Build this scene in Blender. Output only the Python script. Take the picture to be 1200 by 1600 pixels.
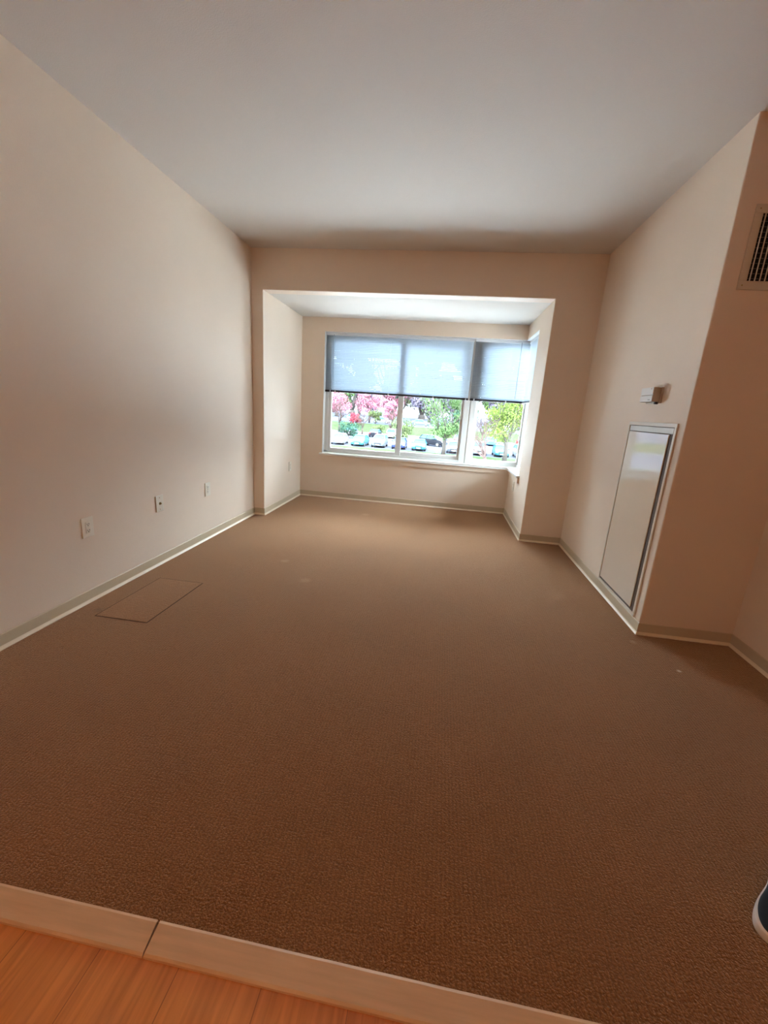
import bpy, bmesh, math, random
from mathutils import Vector, Matrix
for _o in list(bpy.data.objects): bpy.data.objects.remove(_o)
S = bpy.context.scene
C = S.collection
R = math.radians
# ------------------------------------------------------------------ camera, sky, sun, exposure
def make_camera():
    yaw, pit, rol, f, hc = -.1257, .2453, .0659, 645.59, 1.2116
    cy, sy, cp, sp, cr, sr = math.cos(yaw), math.sin(yaw), math.cos(pit), math.sin(pit), math.cos(rol), math.sin(rol)
    F = Vector((sy*cp, cy*cp, -sp)); rt = Vector((cy, -sy, 0)); up = rt.cross(F)
    X = cr*rt + sr*up; U = -sr*rt + cr*up
    cd = bpy.data.cameras.new('camera'); co = bpy.data.objects.new('camera', cd); C.objects.link(co)
    m = Matrix((X, U, -F)).transposed().to_4x4(); m.translation = Vector((0, 0, hc))
    co.matrix_world = m
    cd.sensor_fit = 'VERTICAL'; cd.sensor_height = 24.0; cd.lens = 24.0*f/1600.0
    cd.clip_start = .02; cd.clip_end = 2000
    S.camera = co
make_camera()
SKY = 16.0          # overcast sky brightness
SUNP = 10.0
W = bpy.data.worlds.new('sky'); S.world = W; W.use_nodes = True
nt = W.node_tree; bgn = nt.nodes['Background']
tc = nt.nodes.new('ShaderNodeTexCoord'); sp_ = nt.nodes.new('ShaderNodeSeparateXYZ'); rm = nt.nodes.new('ShaderNodeValToRGB')
nt.links.new(tc.outputs['Generated'], sp_.inputs[0]); nt.links.new(sp_.outputs[2], rm.inputs[0]); nt.links.new(rm.outputs[0], bgn.inputs[0])
rm.color_ramp.elements[0].position = 0.02; rm.color_ramp.elements[0].color = (.13, .155, .18, 1)
e_ = rm.color_ramp.elements.new(.16); e_.color = (.26, .31, .36, 1); e_ = rm.color_ramp.elements.new(.30); e_.color = (1.35, 1.6, 1.85, 1)
rm.color_ramp.elements[1].position = .7; rm.color_ramp.elements[1].color = (2.5, 2.95, 3.4, 1)
bgn.inputs[1].default_value = SKY
sd = bpy.data.lights.new('sun', 'SUN'); sd.energy = SUNP; sd.angle = R(3); sd.color = (.96, .98, 1.0)
so = bpy.data.objects.new('sun', sd); C.objects.link(so)
so.rotation_euler = Vector((-.25, .72, -.9)).to_track_quat('-Z', 'Y').to_euler()   # from behind the building, over its roof
S.view_settings.view_transform = 'Standard'; S.view_settings.look = 'None'
S.view_settings.exposure = 0.26; S.view_settings.gamma = 1.0
try: S.view_settings.use_curve_mapping = False
except Exception: pass

# ------------------------------------------------------------------ measured room
XL, XR, X2 = -1.9515, 1.2632, 1.7727
D, Y1, YR = 4.1525, 2.4244, -3.2
BL, BR, BD, BH, H = -1.8363, .8713, 5.2993, 2.2423, 2.6
GZ = -4.0                                    # street level outside
T = .16                                      # wall thickness
WX0, WZ0, WZ1 = -1.545, .572, 2.083          # window opening
SY0 = 4.665                                  # near end of the side opening
random.seed(7)

# ------------------------------------------------------------------ materials
def lin(c):
    return tuple((v/255/12.92 if v/255 <= .04045 else ((v/255+.055)/1.055)**2.4) for v in c) + (1,)
def mat(name, col, rough=.6, metal=0., noise=0., nscale=30., bump=0., bscale=200., spec=.5, coat=0.):
    m = bpy.data.materials.new(name); m.use_nodes = True; n = m.node_tree; b = n.nodes['Principled BSDF']
    c = lin(col); b.inputs['Base Color'].default_value = c; b.inputs['Roughness'].default_value = rough
    b.inputs['Metallic'].default_value = metal; b.inputs['Specular IOR Level'].default_value = spec
    b.inputs['Coat Weight'].default_value = coat
    t = n.nodes.new('ShaderNodeTexCoord')
    if noise > 0:
        x = n.nodes.new('ShaderNodeTexNoise'); x.inputs['Scale'].default_value = nscale; x.inputs['Detail'].default_value = 4
        n.links.new(t.outputs['Object'], x.inputs['Vector'])
        r = n.nodes.new('ShaderNodeValToRGB')
        r.color_ramp.elements[0].position = .3; r.color_ramp.elements[1].position = .7
        r.color_ramp.elements[0].color = tuple(v*(1-noise) for v in c[:3])+(1,)
        r.color_ramp.elements[1].color = tuple(min(1, v*(1+noise)) for v in c[:3])+(1,)
        n.links.new(x.outputs['Fac'], r.inputs[0]); n.links.new(r.outputs[0], b.inputs['Base Color'])
    if bump > 0:
        x = n.nodes.new('ShaderNodeTexNoise'); x.inputs['Scale'].default_value = bscale; x.inputs['Detail'].default_value = 3
        n.links.new(t.outputs['Object'], x.inputs['Vector'])
        u = n.nodes.new('ShaderNodeBump'); u.inputs['Strength'].default_value = bump; u.inputs['Distance'].default_value = .002
        n.links.new(x.outputs['Fac'], u.inputs['Height']); n.links.new(u.outputs[0], b.inputs['Normal'])
    return m
M = {}
M['wall'] = mat('wall_paint', (234, 216, 196), .55, bump=.25, bscale=260, noise=.015, nscale=3)
M['ceiling'] = mat('ceiling_paint', (218, 211, 202), .8, bump=.35, bscale=180)
M['base'] = mat('cove_base_vinyl', (202, 184, 154), .45)
M['base_toe_lit'] = mat('cove_base_toe_lit', (240, 224, 198), .4)  # same vinyl as the base; light caught on the toe put into the colour
M['trimwhite'] = mat('white_gloss_trim', (236, 236, 232), .3)
M['vinyl'] = mat('window_vinyl', (226, 226, 222), .35)
M['plate'] = mat('ivory_plate', (234, 226, 210), .3)
M['slot'] = mat('dark_slot', (40, 34, 28), .6)
M['brass'] = mat('coax_metal', (170, 150, 100), .3, metal=.9)
def slat_mat():
    m = mat('blind_slat', (208, 214, 220), .45); n = m.node_tree; b = n.nodes['Principled BSDF']; out = [x for x in n.nodes if x.type == 'OUTPUT_MATERIAL'][0]
    t = n.nodes.new('ShaderNodeBsdfTranslucent'); t.inputs[0].default_value = lin((214, 226, 236)); x = n.nodes.new('ShaderNodeMixShader'); x.inputs[0].default_value = .34
    n.links.new(b.outputs[0], x.inputs[1]); n.links.new(t.outputs[0], x.inputs[2]); n.links.new(x.outputs[0], out.inputs['Surface']); return m
M['slat'] = slat_mat(); M['headrail'] = mat('headrail_white', (222, 226, 228), .4)
M['rail'] = mat('blind_rail_backlit', (40, 44, 50), .4)  # shade of the backlit rail put into its colour
M['cord'] = mat('blind_cord', (225, 225, 225), .7)
M['clip'] = mat('blind_clip', (200, 204, 206), .4)
M['wand'] = mat('clear_wand', (150, 160, 170), .2)
M['seam'] = mat('seam_dark', (88, 60, 38), .9)
M['panel'] = mat('panel_gloss_white', (232, 220, 202), .10, spec=.6, coat=.4)
M['panelframe'] = mat('panel_frame_enamel', (226, 216, 200), .3)
M['gap'] = mat('panel_gap', (84, 70, 58), .6)
M['steel'] = mat('panel_header_steel', (176, 166, 154), .35, metal=.2)
M['thermo'] = mat('thermostat_front', (240, 236, 228), .25)
M['thermo_shaded'] = mat('thermostat_housing_shaded', (176, 160, 138), .45)  # sides turned from the window, their shade put into the colour
M['ventp'] = mat('vent_enamel', (206, 192, 170), .45)
M['ventbar'] = mat('vent_bar', (214, 206, 196), .4)
M['ventdark'] = mat('vent_inside_shade', (14, 12, 10), .9)
M['rubber'] = mat('shoe_rubber', (226, 214, 204), .5)
M['canvas'] = mat('shoe_canvas', (18, 26, 34), .85, bump=.5, bscale=900)
M['lining'] = mat('shoe_lining', (30, 30, 32), .9)
M['stitch'] = mat('shoe_stitch', (90, 100, 104), .8)
M['lampbase'] = mat('fill_lamp_base', (210, 205, 198), .35, metal=.6)
def emis(name, col, s):
    m = bpy.data.materials.new(name); m.use_nodes = True; b = m.node_tree.nodes['Principled BSDF']
    b.inputs['Base Color'].default_value = lin(col); b.inputs['Emission Color'].default_value = lin(col)
    b.inputs['Emission Strength'].default_value = s; return m
def carpet_mat(name, rot=0.0, stains=True, col=(156, 105, 64)):
    m = bpy.data.materials.new(name); m.use_nodes = True; n = m.node_tree; L = n.links; b = n.nodes['Principled BSDF']
    b.inputs['Roughness'].default_value = .97; b.inputs['Specular IOR Level'].default_value = .1
    b.inputs['Sheen Weight'].default_value = .7; b.inputs['Sheen Roughness'].default_value = .42
    b.inputs['Sheen Tint'].default_value = lin((236, 208, 178))
    t = n.nodes.new('ShaderNodeTexCoord')
    mp = n.nodes.new('ShaderNodeMapping'); mp.inputs['Rotation'].default_value = (0, 0, rot); L.new(t.outputs['Object'], mp.inputs['Vector'])
    def noise(sc, det=3, vec=mp):
        x = n.nodes.new('ShaderNodeTexNoise'); x.inputs['Scale'].default_value = sc; x.inputs['Detail'].default_value = det
        L.new(vec.outputs[0], x.inputs['Vector']); return x
    n1 = noise(230, 2); n2 = noise(2.2, 4)
    vo = n.nodes.new('ShaderNodeTexVoronoi'); vo.inputs['Scale'].default_value = 210; L.new(mp.outputs[0], vo.inputs['Vector'])
    wv = n.nodes.new('ShaderNodeTexWave'); wv.inputs['Scale'].default_value = 26; wv.inputs['Distortion'].default_value = .6
    wv.inputs['Detail'].default_value = 1; wv.bands_direction = 'X'; L.new(mp.outputs[0], wv.inputs['Vector'])
    wv2 = n.nodes.new('ShaderNodeTexWave'); wv2.inputs['Scale'].default_value = 26; wv2.inputs['Distortion'].default_value = .8
    wv2.bands_direction = 'Y'; L.new(mp.outputs[0], wv2.inputs['Vector'])
    def math_(op, a, bb):
        x = n.nodes.new('ShaderNodeMath'); x.operation = op
        for i, v in enumerate((a, bb)):
            if isinstance(v, (int, float)): x.inputs[i].default_value = v
            else: L.new(v, x.inputs[i])
        return x.outputs[0]
    rib = math_('MULTIPLY', wv.outputs['Fac'], .16)
    rib2 = math_('MULTIPLY', wv2.outputs['Fac'], .06)
    h = math_('ADD', math_('ADD', math_('MULTIPLY', n1.outputs['Fac'], 1.1), rib), rib2)
    h = math_('SUBTRACT', h, math_('MULTIPLY', vo.outputs['Distance'], .5))
    bu = n.nodes.new('ShaderNodeBump'); bu.inputs['Strength'].default_value = .9; bu.inputs['Distance'].default_value = .0045
    L.new(h, bu.inputs['Height']); L.new(bu.outputs[0], b.inputs['Normal'])
    c = lin(col)
    r = n.nodes.new('ShaderNodeValToRGB'); r.color_ramp.elements[0].position = .25; r.color_ramp.elements[1].position = .95
    r.color_ramp.elements[0].color = tuple(v*.62 for v in c[:3])+(1,); r.color_ramp.elements[1].color = tuple(v*1.34 for v in c[:3])+(1,)
    L.new(h, r.inputs[0])
    r2 = n.nodes.new('ShaderNodeValToRGB'); r2.color_ramp.elements[0].position = .3; r2.color_ramp.elements[1].position = .75
    r2.color_ramp.elements[0].color = (.93, .93, .93, 1); r2.color_ramp.elements[1].color = (1.06, 1.05, 1.04, 1)
    L.new(n2.outputs['Fac'], r2.inputs[0])
    mx = n.nodes.new('ShaderNodeMix'); mx.data_type = 'RGBA'; mx.blend_type = 'MULTIPLY'; mx.inputs[0].default_value = 1
    L.new(r.outputs[0], mx.inputs[6]); L.new(r2.outputs[0], mx.inputs[7])
    last = mx.outputs[2]
    if stains:
        for (sx, sy, rad, am, cc) in ((-1.13, 2.93, .035, .15, (226, 196, 160)), (-.86, 2.62, .045, .15, (222, 190, 150)), (-.8, 4.6, .05, .15, (230, 200, 170)),
                                      (-1.83, 1.9, .03, .35, (60, 40, 28)), (1.32, 2.07, .012, .9, (214, 198, 176)), (1.2, 2.32, .02, .4, (190, 160, 128)), (1.02, 2.0, .05, .12, (60, 40, 28))):
            sub = n.nodes.new('ShaderNodeVectorMath'); sub.operation = 'DISTANCE'
            L.new(t.outputs['Object'], sub.inputs[0]); sub.inputs[1].default_value = (sx, sy, 0)
            wob = math_('ADD', sub.outputs['Value'], math_('MULTIPLY', noise(40, 3, t).outputs['Fac'] if False else n1.outputs['Fac'], rad*.6))
            mr = n.nodes.new('ShaderNodeMapRange'); mr.inputs[1].default_value = rad*.7; mr.inputs[2].default_value = rad*1.5
            mr.inputs[3].default_value = am; mr.inputs[4].default_value = 0; L.new(wob, mr.inputs[0])
            mm = n.nodes.new('ShaderNodeMix'); mm.data_type = 'RGBA'; L.new(mr.outputs[0], mm.inputs[0]); L.new(last, mm.inputs[6])
            mm.inputs[7].default_value = lin(cc); last = mm.outputs[2]
    L.new(last, b.inputs['Base Color'])
    return m
M['carpet'] = carpet_mat('brown_loop_carpet')
M['carpet_patch'] = carpet_mat('brown_loop_carpet_patch', R(58), False, (162, 110, 69))
def wood_mat(name, cols, plank=(.19, 1.25), rough=.35, seam=True, gs=1.0):
    m = bpy.data.materials.new(name); m.use_nodes = True; n = m.node_tree; L = n.links; b = n.nodes['Principled BSDF']
    b.inputs['Roughness'].default_value = rough
    t = n.nodes.new('ShaderNodeTexCoord')
    mr = n.nodes.new('ShaderNodeMapping'); mr.inputs['Rotation'].default_value = (0, 0, R(90)); mr.inputs['Location'].default_value = (.4, .08, 0); L.new(t.outputs['Object'], mr.inputs['Vector'])
    br = n.nodes.new('ShaderNodeTexBrick'); br.inputs['Scale'].default_value = 1; br.inputs['Brick Width'].default_value = plank[1]
    br.inputs['Row Height'].default_value = plank[0]; br.inputs['Mortar Size'].default_value = .0012; br.inputs['Mortar Smooth'].default_value = .3
    br.inputs['Color1'].default_value = lin(cols[0]); br.inputs['Color2'].default_value = lin(cols[1]); br.inputs['Mortar'].default_value = lin(cols[2])
    br.offset = .37
    L.new(mr.outputs[0], br.inputs['Vector'])
    mg = n.nodes.new('ShaderNodeMapping'); mg.inputs['Scale'].default_value = (30*gs, 2.0*gs, 1); L.new(t.outputs['Object'], mg.inputs['Vector'])
    ng = n.nodes.new('ShaderNodeTexNoise'); ng.inputs['Scale'].default_value = 1.6; ng.inputs['Detail'].default_value = 7; ng.inputs['Distortion'].default_value = 1.2
    L.new(mg.outputs[0], ng.inputs['Vector'])
    rg = n.nodes.new('ShaderNodeValToRGB'); rg.color_ramp.elements[0].position = .32; rg.color_ramp.elements[1].position = .66
    rg.color_ramp.elements[0].color = (.74, .68, .6, 1); rg.color_ramp.elements[1].color = (1.08, 1.08, 1.08, 1)
    L.new(ng.outputs['Fac'], rg.inputs[0])
    mx = n.nodes.new('ShaderNodeMix'); mx.data_type = 'RGBA'; mx.blend_type = 'MULTIPLY'; mx.inputs[0].default_value = .8
    if seam: L.new(br.outputs['Color'], mx.inputs[6])
    else: mx.inputs[6].default_value = lin(cols[0])
    L.new(rg.outputs[0], mx.inputs[7]); L.new(mx.outputs[2], b.inputs['Base Color'])
    return m
M['laminate'] = wood_mat('honey_laminate', ((208, 124, 58), (224, 144, 74), (172, 104, 52)), rough=.33)
def strip_mat():
    m = mat('pale_reducer', (218, 176, 136), .42, noise=.07, nscale=6, bump=.1, bscale=60)
    n = m.node_tree; t = [x for x in n.nodes if x.type == 'TEX_COORD'][0]; nz = [x for x in n.nodes if x.type == 'TEX_NOISE'][0]
    mp = n.nodes.new('ShaderNodeMapping'); mp.inputs['Scale'].default_value = (1, 14, 1)
    n.links.new(t.outputs['Object'], mp.inputs['Vector']); n.links.new(mp.outputs[0], nz.inputs['Vector']); return m
M['strip'] = strip_mat()
def glass_mat(name='window_glass', tint=(.96, .985, .98, 1)):
    m = bpy.data.materials.new(name); m.use_nodes = True; n = m.node_tree; L = n.links
    for x in list(n.nodes):
        if x.type != 'OUTPUT_MATERIAL': n.nodes.remove(x)
    out = [x for x in n.nodes if x.type == 'OUTPUT_MATERIAL'][0]
    tr = n.nodes.new('ShaderNodeBsdfTransparent'); tr.inputs[0].default_value = tint
    gl = n.nodes.new('ShaderNodeBsdfGlossy'); gl.inputs['Roughness'].default_value = .02
    fr = n.nodes.new('ShaderNodeFresnel'); fr.inputs[0].default_value = 1.45
    ms = n.nodes.new('ShaderNodeMixShader'); L.new(fr.outputs[0], ms.inputs[0]); L.new(tr.outputs[0], ms.inputs[1]); L.new(gl.outputs[0], ms.inputs[2])
    L.new(ms.outputs[0], out.inputs['Surface']); return m
M['glass'] = glass_mat()

# ------------------------------------------------------------------ helpers
def mesh_obj(name, bm, m, parent=None, smooth=False, loc=None):
    bmesh.ops.recalc_face_normals(bm, faces=bm.faces)
    me = bpy.data.meshes.new(name); bm.to_mesh(me); bm.free()
    for k in (m if isinstance(m, (list, tuple)) else [m]): me.materials.append(k)
    if smooth:
        for p in me.polygons: p.use_smooth = True
    o = bpy.data.objects.new(name, me); C.objects.link(o)
    if parent: o.parent = parent
    if loc: o.location = loc
    return o
def box(bm, x0, x1, y0, y1, z0, z1, bev=0., mi=0):
    r = bmesh.ops.create_cube(bm, size=1)
    vs = r['verts']
    for v in vs: v.co = Vector(((x0+x1)/2+v.co.x*(x1-x0), (y0+y1)/2+v.co.y*(y1-y0), (z0+z1)/2+v.co.z*(z1-z0)))
    fs = set(f for v in vs for f in v.link_faces)
    for f in fs: f.material_index = mi
    if bev > 0:
        es = list(set(e for v in vs for e in v.link_edges))
        rr = bmesh.ops.bevel(bm, geom=es, offset=bev, segments=2, profile=.5, affect='EDGES')
        for f in rr['faces']: f.material_index = mi
def tube(bm, pts, rads, n=8, cap=True, mi=0):
    rings = []
    up0 = Vector((0, 0, 1))
    for i, p in enumerate(pts):
        p = Vector(p)
        a = Vector(pts[max(0, i-1)]); b = Vector(pts[min(len(pts)-1, i+1)])
        d = (b-a).normalized()
        u = d.cross(up0 if abs(d.z) < .9 else Vector((1, 0, 0))).normalized(); v = d.cross(u)
        r = rads[i] if isinstance(rads, (list, tuple)) else rads
        rings.append([bm.verts.new(p+u*(r*math.cos(k*2*math.pi/n))+v*(r*math.sin(k*2*math.pi/n))) for k in range(n)])
    for a, b in zip(rings, rings[1:]):
        for k in range(n):
            f = bm.faces.new((a[k], a[(k+1) % n], b[(k+1) % n], b[k])); f.material_index = mi
    if cap:
        bm.faces.new(rings[0][::-1]).material_index = mi; bm.faces.new(rings[-1]).material_index = mi
def B(name, m, *boxes, parent=None, bev=0., smooth=False):
    bm = bmesh.new()
    for b in boxes: box(bm, *b, bev=bev)
    return mesh_obj(name, bm, m, parent, smooth)
def empty(name, loc, label=None, cat=None, group=None, kind=None, rz=0):
    o = bpy.data.objects.new(name, None); C.objects.link(o); o.location = loc; o.rotation_euler = (0, 0, rz)
    o.empty_display_size = .1
    return tag(o, label, cat, group, kind)
def tag(o, label=None, cat=None, group=None, kind=None):
    if label: o['label'] = label
    if cat: o['category'] = cat
    if group: o['group'] = group
    if kind: o['kind'] = kind
    return o
def struct(o, label=None, cat=None): return tag(o, label, cat, kind='structure')
def bevel_edges(bm, test, off=.004):
    es = [e for e in bm.edges if test(e.verts[0].co, e.verts[1].co)]
    if es: bmesh.ops.bevel(bm, geom=es, offset=off, segments=2, profile=.5, affect='EDGES')

# ------------------------------------------------------------------ room shell
YS0, YS1 = .580, .643
bm = bmesh.new()
def slab(bm, pts, z0, z1):
    lo = [bm.verts.new((x, y, z0)) for x, y in pts]; hi = [bm.verts.new((x, y, z1)) for x, y in pts]
    bm.faces.new(lo[::-1]); bm.faces.new(hi)
    n = len(pts)
    for i in range(n): bm.faces.new((lo[i], lo[(i+1) % n], hi[(i+1) % n], hi[i]))
slab(bm, [(XL, YS1-.003), (X2, YS1-.003), (X2, Y1), (XR, Y1), (XR, D), (BR, D), (BR, BD), (BL, BD), (BL, D), (XL, D)], -.06, 0)
struct(mesh_obj('floor', bm, M['carpet']), 'brown looped carpet floor running to the window bay', 'carpet floor')
struct(B('floor', M['laminate'], (XL, X2, YR, YS0+.004, -.06, -.008)), 'honey coloured wood plank floor in the foreground', 'wood floor')
struct(B('ceiling', M['ceiling'], (XL, X2, YR, Y1, H, H+.12), (XL, XR+.0, Y1, D, H, H+.12)), 'smooth off white room ceiling', 'ceiling')
struct(B('ceiling', M['ceiling'], (BL, BR, D+.14, BD, BH, BH+.12)), 'low white ceiling of the window bay', 'ceiling')
struct(B('wall_left', M['wall'], (XL-T, XL, YR, D, -.1, H+.12)))
bm = bmesh.new(); 
slab(bm, [(XR, Y1), (X2, Y1), (X2, Y1+.25), (XR+.2, Y1+.25), (XR+.2, D), (XR, D)], -.1, H+.12)
bevel_edges(bm, lambda a, b: abs(a.x-XR) < 1e-4 and abs(b.x-XR) < 1e-4 and abs(a.y-Y1) < 1e-4 and abs(b.y-Y1) < 1e-4, .006)
struct(mesh_obj('wall_right', bm, M['wall']))
struct(B('wall_right', M['wall'], (X2, X2+T, YR, Y1+.25, -.1, H+.12)))
struct(B('wall_rear', M['wall'], (XL-T, X2+T, YR-T, YR, -.1, H+.12)))
# back wall: a frame around the bay opening
bm = bmesh.new()
o_ = [(XL-T, -.1), (XR+.2, -.1), (XR+.2, H+.12), (XL-T, H+.12)]
i_ = [(BL, -.1), (BR, -.1), (BR, BH), (BL, BH)]
def vy(y, p): return bm.verts.new((p[0], y, p[1]))
y0, y1 = D, D+.14
F0 = [vy(y0, p) for p in (o_[0], i_[0], i_[3], i_[2], i_[1], o_[1], o_[2], o_[3])]
F1 = [vy(y1, p) for p in (o_[0], i_[0], i_[3], i_[2], i_[1], o_[1], o_[2], o_[3])]
for F_ in (F0, F1):
    bm.faces.new((F_[0], F_[1], F_[2], F_[7])); bm.faces.new((F_[2], F_[3], F_[6], F_[7])); bm.faces.new((F_[4], F_[5], F_[6], F_[3]))
for k in range(8): bm.faces.new((F0[k], F0[(k+1) % 8], F1[(k+1) % 8], F1[k]))
def opening_edge(a, b):
    on = lambda v: abs(v.y-D) < 1e-4 and (abs(v.x-BL) < 1e-4 or abs(v.x-BR) < 1e-4 or abs(v.z-BH) < 1e-4) and BL-1e-3 <= v.x <= BR+1e-3 and v.z <= BH+1e-3
    if not (on(a) and on(b)): return False
    return (abs(a.x-b.x) < 1e-4) or (abs(a.z-BH) < 1e-4 and abs(b.z-BH) < 1e-4)
bevel_edges(bm, opening_edge, .006)
struct(mesh_obj('wall_back', bm, M['wall']))
struct(B('wall_bay_left', M['wall'], (BL-T, BL, D+.14, BD+T, -.1, BH+.12)))
struct(B('wall_bay_right', M['wall'], (BR, BR+T, D+.14, SY0, -.1, BH+.12), (BR, BR+T, SY0, BD, -.1, WZ0-.002), (BR, BR+T, SY0, BD, WZ1, BH+.12)))
struct(B('wall_bay_back', M['wall'], (BL, WX0, BD, BD+T, -.1, BH+.12), (WX0, BR+T, BD, BD+T, -.1, WZ0-.002), (WX0, BR+T, BD, BD+T, WZ1, BH+.12)))
# roof over the storey: keeps sun and sky out of the joints
struct(B('trim_roof', M['wall'], (XL-T-.3, X2+T+.3, YR-T-.3, D+.15, H+.121, H+.3), (BL-T-.1, BR+T+.1, D+.15, BD+T+.1, BH+.121, BH+.3)))
# storeys below
struct(B('wall_outside', M['wall'], (XL-T, X2+T, YR-T, D+.14, GZ, -.101), (BL-T, BR+T, D+.14, BD+T, GZ, -.101)))

# baseboards
path = [(XL, YR), (XL, D), (BL, D), (BL, BD), (BR, BD), (BR, D), (XR, D), (XR, Y1), (X2, Y1), (X2, YR)]
prof = [(0, .001), (.013, .001), (.0135, .005), (.0085, .012), (.006, .02), (.0055, .072), (.003, .076), (0, .076)]
def inward(i, off):
    # path keeps the room on its right-hand side
    P = [Vector(p) for p in path]
    def nrm(a, b): d = (b-a).normalized(); return Vector((d.y, -d.x))
    if i == 0: return P[0]+nrm(P[0], P[1])*off
    if i == len(P)-1: return P[i]+nrm(P[i-1], P[i])*off
    n1, n2 = nrm(P[i-1], P[i]), nrm(P[i], P[i+1])
    return P[i]+(n1+n2)*off/(1+n1.dot(n2))
bn = ['baseboard_left', 'baseboard_back_left', 'baseboard_bay_left', 'baseboard_bay_back', 'baseboard_bay_right', 'baseboard_back_right', 'baseboard_right', 'baseboard_chase', 'baseboard_near_right']
for i, nm in enumerate(bn):
    bm = bmesh.new()
    dr = 0
    A_ = [bm.verts.new((*inward(i, o), z)) for o, z in prof]; B_ = [bm.verts.new((*inward(i+1, o), z)) for o, z in prof]
    n = len(prof)
    for k in range(n):
        f = bm.faces.new((A_[k], A_[(k+1) % n], B_[(k+1) % n], B_[k])); f.material_index = 1 if k in (0, 1, 2, 3) else 0
    bm.faces.new(A_[::-1]); bm.faces.new(B_)
    struct(mesh_obj(nm, bm, [M['base'], M['base_toe_lit']]))
# reducer strips between the two floors (a gap at x = -.548)
def strip(x0, x1, sk0, sk1, name, lab):
    bm = bmesh.new()
    pr = [(YS0-.002, -.008), (YS0-.001, -.003), (YS0+.004, .0005), (YS1-.006, .005), (YS1, .003), (YS1, -.03), (YS0-.002, -.03)]
    def xx(x, sk, y): return x+sk*(y-YS0)/(YS1-YS0)
    a = [bm.verts.new((xx(x0, sk0, y), y, z)) for y, z in pr]; b = [bm.verts.new((xx(x1, sk1, y), y, z)) for y, z in pr]
    n = len(pr)
    for k in range(n): bm.faces.new((a[k], a[(k+1) % n], b[(k+1) % n], b[k]))
    bm.faces.new(a[::-1]); bm.faces.new(b)
    return struct(mesh_obj(name, bm, M['strip']), lab, 'threshold strip')
strip(XL, -.549, 0, -.007, 'trim_1', 'pale wood threshold strip left of the gap')
strip(-.546, X2, -.004, 0, 'trim_2', 'long pale wood threshold strip right of the gap')

# ------------------------------------------------------------------ window
GY = BD+.10                      # glass plane
def member(name, m, x0, x1, z0, z1, y0, y1, parent, bev=.003): return B(name, m, (x0, x1, y0, y1, z0, z1), parent=parent, bev=bev)
fy0, fy1 = BD+.085, BD+.155
z0, z1 = WZ0+.026, WZ1-.001
XE = BR+T-.005                   # outer corner of the corner window
bm = bmesh.new()
for b in ((WX0, WX0+.045, fy0, fy1, z0, z1), (WX0, XE, fy0, fy1, z0, z0+.028), (WX0, XE, fy0, fy1, z1-.045, z1),
          (.232, .296, fy0-.006, fy1, z0, z1), (.312, .378, fy0-.006, fy1, z0, z1), (.29, .318, fy0+.006, fy1, z0, z1),
          (XE-.05, XE, fy0, fy1, z0, z1)):
    box(bm, *b, bev=.003)
win = mesh_obj('window_1', bm, M['vinyl'])
struct(win, 'wide three pane white slider window in the bay back wall', 'window')
def sash(x0, x1, yc, rail=.045, stl=.045, latch=None, str_=None):
    d = .014
    zz0, zz1 = z0+.028, z1-.045
    s = B('sash', M['vinyl'], (x0, x0+stl, yc-d, yc+d, zz0, zz1), (x1-(str_ or stl), x1, yc-d, yc+d, zz0, zz1), (x0+stl, x1-(str_ or stl), yc-d, yc+d, zz0, zz0+rail), (x0+stl, x1-(str_ or stl), yc-d, yc+d, zz1-rail, zz1), parent=win, bev=.002)
    p = B('pane', M['glass'], (x0+stl, x1-(str_ or stl), yc-.002, yc+.002, zz0+rail, zz1-rail), parent=s)
    return s
s1 = sash(WX0+.045, -.525, fy0+.022, stl=.04, rail=.036, str_=.068)
s2 = sash(-.585, .232, fy0+.052, stl=.05, rail=.05, str_=.03)
s3 = sash(.378, XE-.05, fy0+.03, stl=.03, rail=.032, str_=.025)
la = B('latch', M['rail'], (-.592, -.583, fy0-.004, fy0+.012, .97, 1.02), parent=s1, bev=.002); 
# side window
bm = bmesh.new()
sx0, sx1 = BR+.085, BR+.155
for b in ((sx0, sx1, SY0, fy0, z0, z0+.028), (sx0, sx1, SY0, fy0, z1-.045, z1), (sx0, sx1, SY0, SY0+.045, z0, z1)): box(bm, *b, bev=.003)
win2 = mesh_obj('window_2', bm, M['vinyl']); struct(win2, 'narrow side window on the right wall of the bay', 'window')
s = B('sash', M['vinyl'], (sx0+.01, sx0+.04, SY0+.045, SY0+.09, z0+.028, z1-.045), (sx0+.01, sx0+.04, fy0-.05, fy0-.002, z0+.028, z1-.045),
      (sx0+.01, sx0+.04, SY0+.09, fy0-.05, z0+.028, z0+.07), (sx0+.01, sx0+.04, SY0+.09, fy0-.05, z1-.09, z1-.045), parent=win2, bev=.002)
B('pane', M['glass'], (sx0+.023, sx0+.027, SY0+.09, fy0-.05, z0+.07, z1-.09), parent=s)
# jamb liners (white painted reveals)
struct(B('trim_3', M['trimwhite'], (WX0, WX0+.004, BD-.002, fy0, WZ0+.026, WZ1), (WX0, BR+.08, BD-.002, fy0, WZ1-.004, WZ1), (BR-.002, BR+.085, SY0, BD-.002, WZ1-.004, WZ1)), 'white painted reveal around the window opening', 'trim')
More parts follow.
